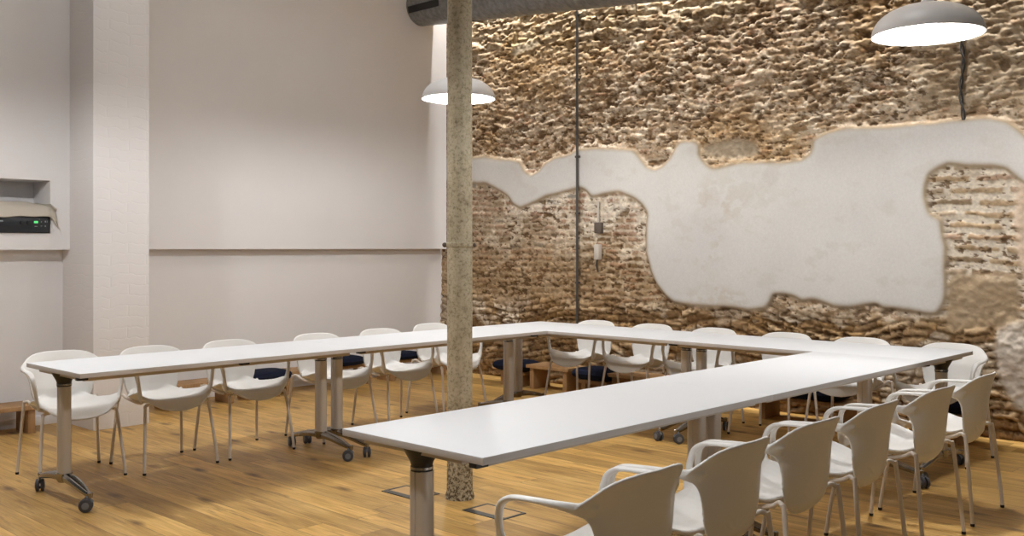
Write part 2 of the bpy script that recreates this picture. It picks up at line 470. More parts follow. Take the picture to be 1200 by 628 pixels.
hole = sstep(.66, .74, fbm(U*9, V*18, 61, 4, .6)+.16*(n_fin-.5))*(1-wRight*.6)
pit = sstep(.63, .69, fbm(U*20, V*46, 62, 3, .6)+.25*(fbm(U*2.5, V*3, 63, 2)-.5))*(1-wTop*.5)
h = h + (n_mid-.5)*.018 + (n_fin-.5)*.006 + (n_st-.5)*.010 + (n_big-.5)*.05 - hole*(.016+.014*wTop+.012*wLow) - pit*.016
h = h - .024                                                        # masonry lies behind the plaster
# vertical chase in the upper right with the old cable
chase = np.exp(-((U-2.63+.01*np.sin(V*14))/.022)**2)*sstep(2.34, 2.42, V)*sstep(3.3, 3.0, V)
h = h - chase*.05
# recess below the bottom edge of the plaster etc.
# --- colours (sRGB-like -> linear at the end)
def col(r, g, b): return np.array([r, g, b], np.float32)/255
def cmix(a, b, w): return a*(1-w[..., None])+b*w[..., None]
one = np.ones(U.shape, np.float32)[..., None]
mort = cmix(one*col(184, 168, 148), one*col(212, 201, 184), sstep(.4, .65, n_mid))
def tan_(r): return cmix(one*col(146, 122, 95), one*col(194, 175, 150), r)
dark = cmix(one*col(88, 68, 48), one*col(122, 97, 70), n_fin)
red = cmix(one*col(128, 90, 70), one*col(152, 112, 90), n_fin)
grey = one*col(126, 122, 114)
och = cmix(one*col(138, 104, 62), one*col(170, 136, 90), n_fin)
blot = sstep(.47, .60, fbm(U*12, V*20, 95, 5, .65)); blot2 = sstep(.50, .60, fbm(U*20, V*44, 96, 4, .65))
cU = cmix(cmix(tan_(r4), mort, sstep(.45, .62, rag2)*.7), dark, blot*.62)
cU = cmix(cU, red, (r4b > .90)*b4*.35); cU = cmix(cU, mort*.96, blot2*(1-blot)*.55)
cU = np.clip(cmix(cU, och, sstep(.55, .70, n_big)*.35)*1.12, 0, 1)
cL = cmix(tan_(r1), red, (r1 > .58)*.70); cL = cmix(cL, grey, (r1b > .95)*1.0); cL = cmix(cL, dark, ((r1 < .14)*.8))
cL = cmix(mort*1.05, cL, b1*(.95-.25*blot)); cL = cmix(cL, mort*1.05, sstep(.54, .66, n_mid+.2*(n_fin-.5))*.75)
cL = cmix(cL, tan_(n_fin)*.92, sstep(.50, .58, n_big)*.5)
cL = cmix(cL, och*.92, sstep(1.65, 1.05, V+jit*.6)*.42)
cR = cmix(tan_(r2), red, (r2 > .72)*.55); cR = cmix(cR, och, (r2b > .6)*.45); cR = cmix(cR, dark, (r2 < .18)*.7)
cR = cmix(one*col(214, 202, 184), cR, b2*.72)
cT = cmix(one*col(208, 192, 166), one*col(168, 146, 116), sstep(.4, .62, rag)); cT = cmix(cT, dark, blot*.30)  # top rubble, painted paler to carry the glow of the wash strip
cT = cmix(cT, one*col(196, 160, 104), sstep(.60, .7, n_big+.1*(U < 4.6))*.5)
cW = cmix(one*col(104, 78, 50), one*col(178, 152, 118), r3); cW = cmix(cW, och, (r3b > .7)*.5); cW = cmix(cW, mort, (sstep(.56, .62, fbm(U*2.6, V*3.6, 71, 4))*.75))
cW = cmix(cW, dark, blot*.35); cW = cmix(one*col(100, 78, 54), cW, np.clip(b3+.35, 0, 1))
cc = cU
for w, x in ((wLeft, cL), (wRight, cR), (wTop, cT), (wLow, cW)): cc = cmix(cc, x, w)
cc = cc*(.90+.20*n_fin)[..., None]*(.88+.24*n_px)[..., None]
cc = cmix(cc, one*col(84, 62, 42), np.maximum(hole*.55, pit*.7))  # shade of the holes and pits painted in as dark brown
# right part of the upper wall is paler and smoother
wpal = sstep(3.05, 2.8, U+jit)*sstep(2.4, 2.5, V)*.45
cc = cmix(cc, one*col(176, 158, 132), wpal)
# plaster patches
pl = cmix(one*col(205, 202, 198), one*col(217, 214, 209), sstep(.3, .7, n_big))
smud = sstep(.50, .66, fbm(U*1.5, V*2.2, 81, 4))*np.exp(-((U-4.75)/.7)**2-((V-1.35)/.55)**2)
pl = cmix(pl, one*col(184, 170, 150), smud*sstep(.45, .6, fbm(U*9, V*14, 85, 4))*.6)
pl = cmix(pl, one*col(196, 187, 178), sstep(.58, .72, fbm(U*5, V*7, 83, 5, .6))*.30)
edge = np.clip(mp*(1-blur(mp, 3))*4, 0, 1)
pl = cmix(pl, one*col(150, 130, 104), edge*.8)
cc = cmix(cc, pl, mp)
bulge = blur(mp, 4)
h = h*(1-mp) + (-.004+(n_big-.5)*.010+bulge*.008)*mp
def patch(poly, c, hh, rough, w=1.0):
    global cc, h
    m_ = pm(poly, 2)*(1-mp)*w
    cc = cmix(cc, c*(.86+.28*n_fin)[..., None], m_*.92)
    h = h*(1-m_) + (hh+(n_mid-.5)*rough+(n_fin-.5)*rough*.9)*m_
patch(PALE_TOP, one*col(200, 184, 158), -.004, .02)
patch(PALE_MID, one*col(176, 160, 138), -.02, .02)
patch(STUCCO, cmix(one*col(150, 128, 100), one*col(176, 156, 130), n_mid), -.02, .03)
patch(PALE_LOW, cmix(one*col(186, 172, 158), one*col(206, 196, 184), sstep(.4, .6, n_mid)), .0, .045)
patch(PALE_RIGHT, one*col(206, 184, 162), -.005, .012)
cc = np.clip(cc, 0, 1)**2.2
h = .35*h+.65*blur(h, 1)
# mesh
nu, nv = U.shape
co = np.stack([XB-h, U, V], -1).reshape(-1, 3).astype(np.float32)
idx = np.arange(nu*nv).reshape(nu, nv)
q = np.stack([idx[:-1, :-1], idx[:-1, 1:], idx[1:, 1:], idx[1:, :-1]], -1).reshape(-1, 4)
me = bpy.data.meshes.new('wall_back')
me.vertices.add(len(co)); me.vertices.foreach_set('co', co.ravel())
me.loops.add(q.size); me.loops.foreach_set('vertex_index', q.ravel().astype(np.int32))
me.polygons.add(len(q)); me.polygons.foreach_set('loop_start', np.arange(0, q.size, 4, dtype=np.int32))
me.polygons.foreach_set('loop_total', np.full(len(q), 4, np.int32))
me.update(calc_edges=True)
me.polygons.foreach_set('use_smooth', np.ones(len(q), bool))
ca_ = me.color_attributes.new('masonry', 'FLOAT_COLOR', 'POINT')
ca_.data.foreach_set('color', np.concatenate([cc.reshape(-1, 3), np.ones((nu*nv, 1))], 1).astype(np.float32).ravel())
M_brick = mat('old_masonry', (.4, .3, .2), .9, spec=.15)
at_ = N(M_brick, 'ShaderNodeAttribute', attribute_name='masonry')
v = coords(M_brick); nn = noise(M_brick, v, 60, 4, .6)
c = mix(M_brick, 1.0, at_.outputs['Color'], ramp(M_brick, nn, [(.3, (.95, .95, .95)), (.7, (1.04, 1.04, 1.04))]), 'MULTIPLY')
L(M_brick, c, P(M_brick).inputs['Base Color'])
L(M_brick, bump(M_brick, nn, .12, .003), P(M_brick).inputs['Normal'])
me.materials.append(M_brick)
wb = bpy.data.objects.new('wall_back', me); link(wb); struct(wb)

# ------------------------------------------------------------------ iron column
bm = lathe([(0, .0), (.083, .0), (.083, .012), (.079, .022), (.0725, .045), (.071, .3), (.0705, 1.4), (.069, 2.6), (.068, ZC), (0, ZC)], seg=40)
colm = empty('iron_column', 'round cast-iron column with flaking cream paint standing between the table arms', 'column', (3.80, 4.01, 0))
obj('shaft', bm, M_col, colm)
rg = obj('collar_ring', lathe([(.069, 1.402), (.077, 1.405), (.081, 1.417), (.077, 1.429), (.069, 1.432)], seg=40), M_col, colm)
cr_, sr_ = math.cos(A-PI/2), math.sin(A-PI/2)
for s in (-1, 1):
    d = Vector((math.cos(A-PI/2)*s, math.sin(A-PI/2)*s, 0))
    p = d*.083 + Vector((0, 0, 1.417)) - Vector((math.cos(A), math.sin(A), 0))*.02
    b_ = bmesh.new(); bmesh.ops.create_uvsphere(b_, u_segments=12, v_segments=8, radius=.011 if s > 0 else .014)
    for v_ in b_.verts: v_.co = v_.co + p
    add_sweep(b_, [p-d*.03, p], .006, seg=8)
    obj('bolt', b_, M_rust, colm)

# ------------------------------------------------------------------ tables
TH = .74
def rbox_section(a, b, r, n=5):
    pts = []
    for cx, cy, a0 in ((a-r, b-r, 0), (-a+r, b-r, PI/2), (-a+r, -b+r, PI), (a-r, -b+r, 1.5*PI)):
        for k in range(n+1):
            t = a0+PI/2*k/n; pts.append((cx+r*math.cos(t), cy+r*math.sin(t)))
    return pts
def add_column(bm, cx, cy, z0, z1):
    sec = rbox_section(.029, .042, .020)
    # shallow grooves running up the middle of each side
    out = []
    for i, (x, y) in enumerate(sec):
        out.append((x, y))
        nx, ny = sec[(i+1) % len(sec)]
        if math.hypot(nx-x, ny-y) > .02:
            tx, ty = (nx-x), (ny-y); l = math.hypot(tx, ty); tx /= l; ty /= l; px, py = -ty, tx
            mx, my = (x+nx)/2, (y+ny)/2
            for off, dep in ((-.006, 0), (-.004, .004), (.004, .004), (.006, 0)):
                out.append((mx+tx*off+px*dep, my+ty*off+py*dep))
    lo = [bm.verts.new((cx+x, cy+y, z0)) for x, y in out]; hi = [bm.verts.new((cx+x, cy+y, z1)) for x, y in out]
    for k in range(len(out)):
        k2 = (k+1) % len(out); bm.faces.new((lo[k], lo[k2], hi[k2], hi[k]))
    bm.faces.new(hi); bm.faces.new(list(reversed(lo)))

def make_table(p0, ang, Ln, W, label, swiv, clips):
    """p0 = middle of one end on the floor; runs Ln along ang"""
    t = empty('folding_table', label, 'table', (p0[0], p0[1], 0), ang, 'white folding tables set in a U')
    g = .0003
    top = bmesh.new(); add_box(top, (Ln/2, 0, TH-.0125), (Ln-2*g, W, .025), .0015, 2)
    for f in top.faces:
        f.material_index = 0 if f.normal.z > .5 or f.calc_center_median().z > TH-.001 else 1
    obj('tabletop', top, [M_top, M_edge], t)
    rl = bmesh.new()
    for s in (-1, 1):
        add_box(rl, (Ln/2, s*(W/2-.078), TH-.025-.013), (Ln-.10, .03, .026), .003)
    obj('side_rail', rl, M_rail, t)
    for x in (.052, Ln-.052):
        obj('end_rail', box((x, 0, TH-.025-.009), (.055, W-.24, .018), .003), M_rail, t)
    for x, s in clips:
        obj('joining_clip', box((x, s*(W/2-.048), TH-.025-.008), (.055, .035, .016), .002), M_black, t)
    for li, x in enumerate((.066, Ln-.066)):
        lg = bmesh.new(); add_column(lg, x, 0, .155, .635)
        o = obj('leg_column', lg, M_alu, t)
        obj('tilt_lever', box((x+(.05 if li == 0 else -.05), -.075, .700), (.016, .03, .030), .004), M_black, o)
        obj('collar', lathe([(0, .634), (.038, .634), (.038, .655), (.042, .668), (.058, .697), (.066, .714), (0, .714)], seg=28, c=(x, 0, 0)), M_black, o)
        obj('chrome_ring', lathe([(.036, .640), (.040, .641), (.040, .650), (.036, .651)], seg=28, c=(x, 0, 0)), M_chrome, o)
        ft = bmesh.new()
        add_lathe(ft, [(0, .105), (.030, .105), (.042, .125), (.044, .156), (0, .157)], seg=24, c=(x, 0, 0))
        for s in (-1, 1):
            for dx in (-.014, .014):
                pts = catmull([(x+dx, s*.025, .135), (x+dx*1.3, s*.12, .128), (x+dx*1.1, s*.22, .110), (x+dx*.5, s*.30, .092), (x, s*.335, .088)], 4)
                n = len(pts)
                add_sweep(ft, pts, [(.0135-.005*i/n, .024-.013*i/n) for i in range(n)], seg=10, up=(1, 0, 0))
            add_lathe(ft, [(0, .075), (.012, .075), (.014, .1), (.010, .104), (0, .104)], seg=14, c=(x, s*.337, 0))
        bmesh.ops.recalc_face_normals(ft, faces=ft.faces)
        fo = obj('foot', ft, M_chrome, t)
        for si, s in enumerate((-1, 1)):
            a = swiv[(li*2+si) % len(swiv)]
            cs = bmesh.new()
            dirv = Vector((math.cos(a), math.sin(a), 0)); ax = Vector((-dirv.y, dirv.x, 0))
            P0 = Vector((x, s*.337, 0)); wc = P0 + dirv*.022 + Vector((0, 0, .036))
            R = ax.to_track_quat('Z', 'Y').to_matrix()
            for o_ in (-.014, .014):
                add_lathe(cs, [(0, -.009), (.026, -.009), (.034, -.007), (.036, 0), (.034, .007), (.026, .009), (0, .009)], seg=24, c=wc+ax*o_, mat=R)
            bmesh.ops.recalc_face_normals(cs, faces=cs.faces)
            ch = obj('caster', cs, M_rubber, t)
            hb = bmesh.new()
            for o_ in (-.024, .024):
                add_lathe(hb, [(0, -.0022), (.018, -.0022), (.019, 0), (.018, .0022), (0, .0022)], seg=20, c=wc+ax*o_, mat=R)
            # hood and stem between the wheels
            add_sweep(hb, [wc+dirv*(-.030)+Vector((0, 0, .012)), wc+Vector((0, 0, .034))+dirv*(-.014), wc+Vector((0, 0, .039))+dirv*.006], (.006, .013), seg=8, up=tuple(ax))
            add_sweep(hb, [P0+Vector((0, 0, .040)), P0+Vector((0, 0, .08))], .006, seg=10)
            bmesh.ops.recalc_face_normals(hb, faces=hb.faces)
            obj('hub', hb, M_hub, ch)
    return t
xa, x0, x1 = 2.180, 5.876, 6.604
y1, y0, y3, y2 = 5.917, 5.189, 2.924, 2.195
W = .728
L1 = (x0-xa)/2; L2 = (y1-y2)/2
ym = (y1+y0)/2; yn = (y2+y3)/2; xm = (x0+x1)/2
make_table((xa, ym), 0, L1, W, 'white folding table at the open left end of the arm along the white wall', [2.6, 4.3, 2.5, 1.2], [(.03, -1), (1.0, -1)])
make_table((xa+L1, ym), 0, L1, W, 'white folding table of the white-wall arm reaching into the far corner of the U', [1.0, 1.3, 2.0, .4], [(.03, -1), (L1-.1, -1)])
make_table((xm, y1), -PI/2, L2, W, 'white folding table along the old brick wall in the far corner of the U', [5.8, 2.2, 2.8, 1.2], [])
make_table((xm, y1-L2), -PI/2, L2, W, 'white folding table along the old brick wall, at the right end under the hanging lamp', [.9, 2.0, 1.4, 2.6], [(.03, -1), (.10, 1), (L2-.05, -1)])
make_table((xa, yn), 0, L1, W, 'nearest white folding table, its corner beside the iron column', [2.0, .6, 2.8, 2.2], [(.03, -1), (1.0, 1)])
make_table((xa+L1, yn), 0, L1, W, 'white folding table of the near arm where it meets the brick-wall row', [2.9, .6, 4.2, 3.9], [(.05, 1)])

# ------------------------------------------------------------------ chairs
def interp(tab, x):
    xs = [t[0] for t in tab]; return np.interp(x, xs, [t[1] for t in tab])
def build_shell():
    bm = bmesh.new()
    # backrest shield
    wt = [(.380, .03), (.384, .060), (.392, .092), (.405, .122), (.425, .148), (.45, .166), (.50, .184), (.55, .192), (.585, .199), (.61, .210), (.632, .229), (.648, .247), (.660, .252), (.672, .246), (.69, .230), (.71, .208), (.727, .184), (.739, .152), (.746, .110), (.749, .06)]
    yt = [(.380, -.150), (.40, -.172), (.43, -.192), (.50, -.208), (.60, -.222), (.70, -.240), (.749, -.254)]
    kt = [(.380, .9), (.45, 1.1), (.55, 1.25), (.65, 1.50), (.70, 1.15), (.749, .9)]
    zsb = [.380, .382, .385, .388, .392, .397, .403, .411, .42, .433, .447, .463, .48, .50, .52, .54, .56, .58, .597, .611, .624, .636, .647, .656, .664, .673, .682, .692, .702, .712, .721, .729, .735, .740, .744, .747, .749]
    nt = 25
    grid = []
    for z in zsb:
        w = float(interp(wt, z)); row = []
        for j in range(nt):
            t = -1+2*j/(nt-1); x = t*w
            row.append(bm.verts.new((x, float(interp(yt, z))+float(interp(kt, z))*x*x, z)))
        grid.append(row)
    for i in range(len(grid)-1):
        for j in range(nt-1):
            bm.faces.new((grid[i][j], grid[i][j+1], grid[i+1][j+1], grid[i+1][j]))
    # seat bowl
    st = [(-.200, .075), (-.188, .110), (-.165, .148), (-.13, .180), (-.09, .205), (-.04, .224), (.02, .238), (.10, .243), (.16, .242), (.195, .238), (.217, .230), (.230, .212), (.238, .180)]
    ysl = [-.200, -.194, -.184, -.17, -.15, -.13, -.105, -.08, -.05, -.02, .02, .06, .10, .13, .155, .175, .188, .196, .203, .209, .215, .220, .225, .230, .234, .238]
    grid = []
    for y in ysl:
        w = float(interp(st, y)); row = []
        for j in range(nt):
            t = -1+2*j/(nt-1); x = t*w
            z = .421 + .034*abs(t)**3.2*(1-.75*sst(.10, .24, y)) + .028*sst(-.10, -.21, y) + .022*sst(0, .16, y) - .066*sst(.188, .240, y)*(1-.8*abs(t)**2.5) - .006*(1-abs(t))*sst(-.15, 0, y)
            cu_ = max(0, (abs(t)-.70)/.30)
            z += .026*sst(-.12, .12, y)*cu_**1.3*(1-.35*sst(.19, .24, y))
            row.append(bm.verts.new((x*(1+.03*cu_*sst(-.05, .1, y)), y-.012*(abs(t)**2)*sst(.15, .24, y)-.045*cu_**1.5*sst(.12, .22, y), z)))
        grid.append(row)
    for i in range(len(grid)-1):
        for j in range(nt-1):
            bm.faces.new((grid[i][j], grid[i+1][j], grid[i+1][j+1], grid[i][j+1]))
    bmesh.ops.recalc_face_normals(bm, faces=bm.faces)
    me = bpy.data.meshes.new('shell_tmp'); bm.to_mesh(me); bm.free()
    o = bpy.data.objects.new('shell_tmp', me); COL.objects.link(o)
    s = o.modifiers.new('s', 'SOLIDIFY'); s.thickness = .011; s.offset = 0
    bpy.context.view_layer.update()
    dg = bpy.context.evaluated_depsgraph_get()
    m2 = bpy.data.meshes.new_from_object(o.evaluated_get(dg)); bpy.data.objects.remove(o)
    bm = bmesh.new(); bm.from_mesh(m2)
    for s in (-1, 1):
        pts = [(.200, -.176, .640), (.222, -.163, .648), (.241, -.143, .655), (.252, -.110, .659), (.257, -.06, .660), (.260, 0, .660), (.262, .06, .657), (.262, .105, .649), (.261, .138, .628), (.257, .153, .594), (.251, .158, .555), (.244, .156, .515), (.237, .148, .478), (.228, .130, .448)]
        pts = catmull([(s*x, y, z) for x, y, z in pts], 5)
        n = len(pts); rr = []
        for i in range(n):
            t = i/(n-1)
            a = float(np.interp(t, [0, .12, .28, .42, .6, .8, 1], [.006, .007, .011, .0205, .0165, .011, .007]))
            b = float(np.interp(t, [0, .12, .28, .42, .6, .8, 1], [.026, .024, .013, .0075, .0115, .015, .040]))
            rr.append((a, b))
        add_sweep(bm, pts, rr, seg=14, up=(1, 0, 0))
    bmesh.ops.recalc_face_normals(bm, faces=bm.faces)
    bm.to_mesh(m2); bm.free()
    o = bpy.data.objects.new('shell_tmp', m2); COL.objects.link(o)
    r = o.modifiers.new('r', 'REMESH'); r.mode = 'VOXEL'; r.voxel_size = .0042; r.use_smooth_shade = True
    sm = o.modifiers.new('sm', 'SMOOTH'); sm.factor = .5; sm.iterations = 7
    bpy.context.view_layer.update()
    dg = bpy.context.evaluated_depsgraph_get()
    m3 = bpy.data.meshes.new_from_object(o.evaluated_get(dg)); bpy.data.objects.remove(o)
    return m3
def sst(a, b, x):
    t = min(1, max(0, (x-a)/(b-a))); return t*t*(3-2*t)

def split_shell(m):
    """cut the moulded shell into seat, backrest and two armrests, keeping one smooth surface"""
    nv = len(m.vertices); co = np.zeros(nv*3, np.float32); m.vertices.foreach_get('co', co); co = co.reshape(-1, 3)
    no = np.zeros(nv*3, np.float32); m.vertices.foreach_get('normal', no); no = no.reshape(-1, 3)
    np_ = len(m.polygons); ls = np.zeros(np_, np.int32); lt = np.zeros(np_, np.int32)
    m.polygons.foreach_get('loop_start', ls); m.polygons.foreach_get('loop_total', lt)
    lv = np.zeros(len(m.loops), np.int32); m.loops.foreach_get('vertex_index', lv)
    polys = [lv[a:a+b] for a, b in zip(ls, lt)]
    cen = np.array([co[p].mean(0) for p in polys])
    x, y, z = cen.T
    cls = np.zeros(np_, int)                                        # seat
    arm = (z > .452) & (y > -.142) & (np.abs(x) > .19)
    back = ~arm & ((z > .470) | (y < -.150-.0*z)) & (y < -.08)
    cls[back] = 1; cls[arm & (x < 0)] = 2; cls[arm & (x > 0)] = 3
    out = []
    for k, nm in enumerate(('seat', 'backrest', 'armrest', 'armrest')):
        ids = np.where(cls == k)[0]
        used = np.unique(np.concatenate([polys[i] for i in ids])); mp_ = -np.ones(nv, int); mp_[used] = np.arange(len(used))
        me = bpy.data.meshes.new(nm)
        me.from_pydata(co[used].tolist(), [], [mp_[polys[i]].tolist() for i in ids])
        me.polygons.foreach_set('use_smooth', np.ones(len(ids), bool))
        me.normals_split_custom_set_from_vertices(no[used].tolist())
        me.materials.append(M_shell); out.append((nm, me))
    return out
SHELL = split_shell(build_shell())
def leg_pts(sx, front):
    if front:
        p = [(.248, .232, .012), (.242, .222, .10), (.216, .176, .385), (.208, .160, .405), (.188, .135, .413), (.155, .10, .410)]
    else:
        p = [(.246, -.236, .012), (.240, -.229, .10), (.219, -.196, .420), (.214, -.186, .446), (.202, -.165, .452), (.188, -.130, .432), (.165, -.06, .411), (.145, -.01, .405)]
    p = [(sx*x, y, z) for x, y, z in p]
    return [Vector(p[0])] + catmull(p[1:], 5)
def make_chair():
    t = empty('armchair', '', 'chair')
    for nm, me in SHELL:
        link(bpy.data.objects.new(nm, me), t)
    for fr in (True, False):
        for sx in (-1, 1):
            pts = leg_pts(sx, fr)
            lg = obj('leg', sweep(pts, .0098, seg=12), M_leg, t)
            fc = sweep([pts[0]-Vector((0, 0, .012)), pts[0]-Vector((0, 0, .010)), pts[0]+Vector((0, 0, .003))], [.008, .0106, .0106], seg=12)
            obj('foot_cap', fc, M_black, lg)
    return t
def copy_tree(o, parent=None):
    c = o.copy(); COL.objects.link(c); c.parent = parent
    for ch in list(o.children): copy_tree(ch, c)
    return c
proto = make_chair(); first = [True]
def place(x, y, rot, label, group):
    o = proto if first[0] else copy_tree(proto)
    first[0] = False
    o.location = (x, y, 0); o.rotation_euler = (0, 0, rot); o['label'] = label; o['category'] = 'chair'; o['group'] = group
    return o
LW = ['white armchair by the white wall, leftmost of all, behind the open table end',
      'white armchair by the white wall in front of the painted brick pillar',
      'white armchair by the white wall, third along from the left edge, right of the pillar',
      'white armchair by the white wall directly behind the paired table legs',
      'white armchair by the white wall, second to the left of the iron column',
      'white armchair in the far corner, partly hidden behind the iron column']
for i, (x, y, r) in enumerate(((2.53, 6.15, -.09), (3.08, 6.035, .0), (3.67, 6.04, .0), (4.41, 6.04, .02), (5.02, 6.035, -.02), (5.68, 6.15, .0))):
    place(x, y, PI+r, LW[i], 'armchairs along the white wall')
BW = ['white armchair by the brick wall, leftmost in its row, under the long wall pipe',
      'white armchair by the brick wall, second from the corner of the U',
      'white armchair by the brick wall, third from the corner, behind the paired table legs',
      'white armchair by the brick wall behind the inner corner of the near table arm',
      'white armchair by the brick wall, second from the right end of its row',
      'white armchair by the brick wall at the right end of its row']
for i, (y, r) in enumerate(((5.53, .02), (4.92, .0), (4.31, -.0), (3.67, .0), (3.07, .02), (2.44, -.02))):
    place(6.73, y, PI/2+r, BW[i], 'armchairs along the brick wall')
NW = ['nearest white armchair seen from behind, with one arm reaching left over the floor',
      'white armchair seen from behind, second from the camera in the near row',
      'white armchair seen from behind, third from the camera in the near row',
      'white armchair seen from behind, fourth from the camera in the near row',
      'white armchair seen from behind, second from the far end of the near row',
      'white armchair seen from behind at the far right end of the near row']
for i, (x, y, r) in enumerate(((2.40, 1.935, .0), (2.97, 1.95, .02), (3.54, 1.96, -.01), (4.12, 1.96, .02), (4.77, 1.95, -.02), (5.42, 1.965, .02))):
    place(x, y, r, NW[i], 'armchairs along the near table arm')

# ------------------------------------------------------------------ low benches and navy cushions
def bench(x, y, ln, along, label, grp, h=.215, dep=.30):
    t = empty('low_bench', label, 'bench', (x, y, 0), 0 if along == 'X' else PI/2, grp)
    bm = box((0, 0, h-.016), (ln, dep, .032), .003); obj('bench_top', bm, M_bench, t)
    for s in (-1, 1):
        obj('leg', box((s*(ln/2-.06), 0, (h-.032)/2), (.05, dep-.05, h-.032), .003), M_bench, t)
    return t
G1, G2 = 'low benches along the white wall', 'low benches along the brick wall'
bench(2.30, 7.86, 1.30, 'X', 'low wooden bench at the left edge behind the leftmost chair', G1)
bench(4.40, 8.06, .70, 'X', 'low wooden bench right of the painted pillar, by the white wall', G1)
bench(5.85, 8.16, 1.1, 'X', 'low wooden bench by the white wall behind the paired table legs', G1)
bench(7.02, 8.16, .85, 'X', 'low wooden bench by the white wall behind the iron column', G1)
bench(7.36, 6.38, .55, 'Y', 'low wooden stool-sized bench by the brick wall left of the long wall pipe', G2, .24)
bench(7.36, 5.28, .70, 'Y', 'low wooden bench under the second chair of the brick-wall row', G2, .24)
bench(7.38, 3.72, .80, 'Y', 'low wooden bench carrying a navy cushion behind the inner table corner', G2, .20)
bench(7.36, 2.66, .46, 'Y', 'low wooden bench carrying a navy cushion at the right end of the brick wall', G2, .22)
bench(7.36, 6.90, .36, 'Y', 'small low stool-sized bench under a navy cushion behind the corner table leg', G2, .15, .26)
bench(7.36, 5.83, .36, 'Y', 'small low stool-sized bench under a navy cushion at the foot of the wall pipe', G2, .15, .26)
bench(5.05, 8.06, .40, 'X', 'small low bench under a navy cushion, seen through the third chair', G1, .15, .26)
def cushion(x, y, z, sx, sy, th, label):
    bm = bmesh.new(); bmesh.ops.create_grid(bm, x_segments=20, y_segments=20, size=1)
    top = list(bm.verts)
    for v_ in top:
        a, b = v_.co.x, v_.co.y
        e = (1-abs(a)**3.5)*(1-abs(b)**3.5)
        k = 1-.10*(a*a*b*b)
        v_.co = Vector((a*sx/2*k, b*sy/2*k, th*.5+th*.5*max(0, e)**.35))
    d = bmesh.ops.duplicate(bm, geom=bm.verts[:]+bm.edges[:]+bm.faces[:])
    for g_ in d['geom']:
        if isinstance(g_, bmesh.types.BMVert): g_.co.z = th-g_.co.z
    bmesh.ops.remove_doubles(bm, verts=bm.verts, dist=.0005)
    bmesh.ops.recalc_face_normals(bm, faces=bm.faces)
    o = obj('floor_cushion', bm, M_navy, loc=(x, y, z)); tag(o, label, 'cushion', 'navy cushions')
cushion(5.12, 8.05, .150, .44, .34, .11, 'navy cushion by the white wall, seen through the third chair')
cushion(6.02, 8.08, .215, .42, .36, .10, 'navy cushion on the low bench behind the fourth chair of the white-wall row')
cushion(6.84, 8.1, .215, .36, .34, .08, 'navy cushion on the low bench seen through the fifth chair of the white-wall row')
cushion(7.34, 6.90, .150, .36, .44, .11, 'navy cushion by the brick wall behind the corner table leg')
cushion(7.34, 5.83, .150, .36, .46, .12, 'navy cushion by the brick wall under the first chair of that row')
cushion(7.36, 3.68, .200, .38, .62, .11, 'navy cushion lying on the bench behind the inner table corner')
cushion(7.34, 2.62, .220, .38, .42, .12, 'navy cushion lying on the bench at the right end behind the last chairs')

# ------------------------------------------------------------------ lamps
def pendant(x, y, z, label):
    t = empty('pendant_lamp', label, 'lamp', (x, y, z), 0, 'domed pendant lamps')
    R = .300; Hh = .175
    out = [(R*math.cos(a)**.85 if a < PI/2-.001 else .02, Hh*math.sin(a)) for a in np.linspace(0, PI/2*.96, 16)]
    out = [(R, 0)] + out[1:]
    inn = [(r-.006 if r > .03 else r, max(0, zz-.006)) for r, zz in reversed(out)]
    prof = out + [(.0, Hh+.001)]
    sh = bmesh.new(); add_lathe(sh, prof, seg=64)
    bmesh.ops.recalc_face_normals(sh, faces=sh.faces)
    add_lathe(sh, [(R, 0), (R-.006, .001)], seg=64)
    obj('lamp_shade', sh, M_shade, t)
    si = bmesh.new(); add_lathe(si, [(0, Hh-.012)] + [(max(r-.006, .001), max(.001, zz-.007)) for r, zz in reversed(out)], seg=64)
    obj('shade_lining', si, M_shade_in, t)
    obj('globe_bulb', lathe([(0, -.020)]+[(.056*math.sin(a), .036-.056*math.cos(a)) for a in np.linspace(.15, PI-.35, 14)]+[(.018, .11)], seg=32), M_bulb, t)
    obj('bulb_socket', lathe([(0, .085), (.022, .085), (.026, .10), (.026, .165), (0, .166)], seg=20), M_shade, t)
    obj('cap', lathe([(0, Hh-.004), (.038, Hh-.004), (.034, Hh+.022), (.014, Hh+.036), (0, Hh+.036)], seg=24), M_shade, t)
    obj('cable', sweep([(0, 0, Hh+.03), (0, 0, ZC-z)], .0035, seg=8), M_black, t)
    obj('ceiling_rose', lathe([(0, ZC-z), (.05, ZC-z), (.05, ZC-z-.02), (0, ZC-z-.03)], seg=20), M_shade, t)
pendant(5.53, 5.85, 2.615, 'white domed pendant lamp hanging behind the iron column')
pendant(5.64, 2.12, 2.60, 'large white domed pendant lamp at the upper right, before the old wall')
pendant(1.7, 2.25, 2.60, 'white domed pendant lamp above the near end of the table')
pendant(1.7, 6.05, 2.60, 'white domed pendant lamp beyond the left side of the picture')

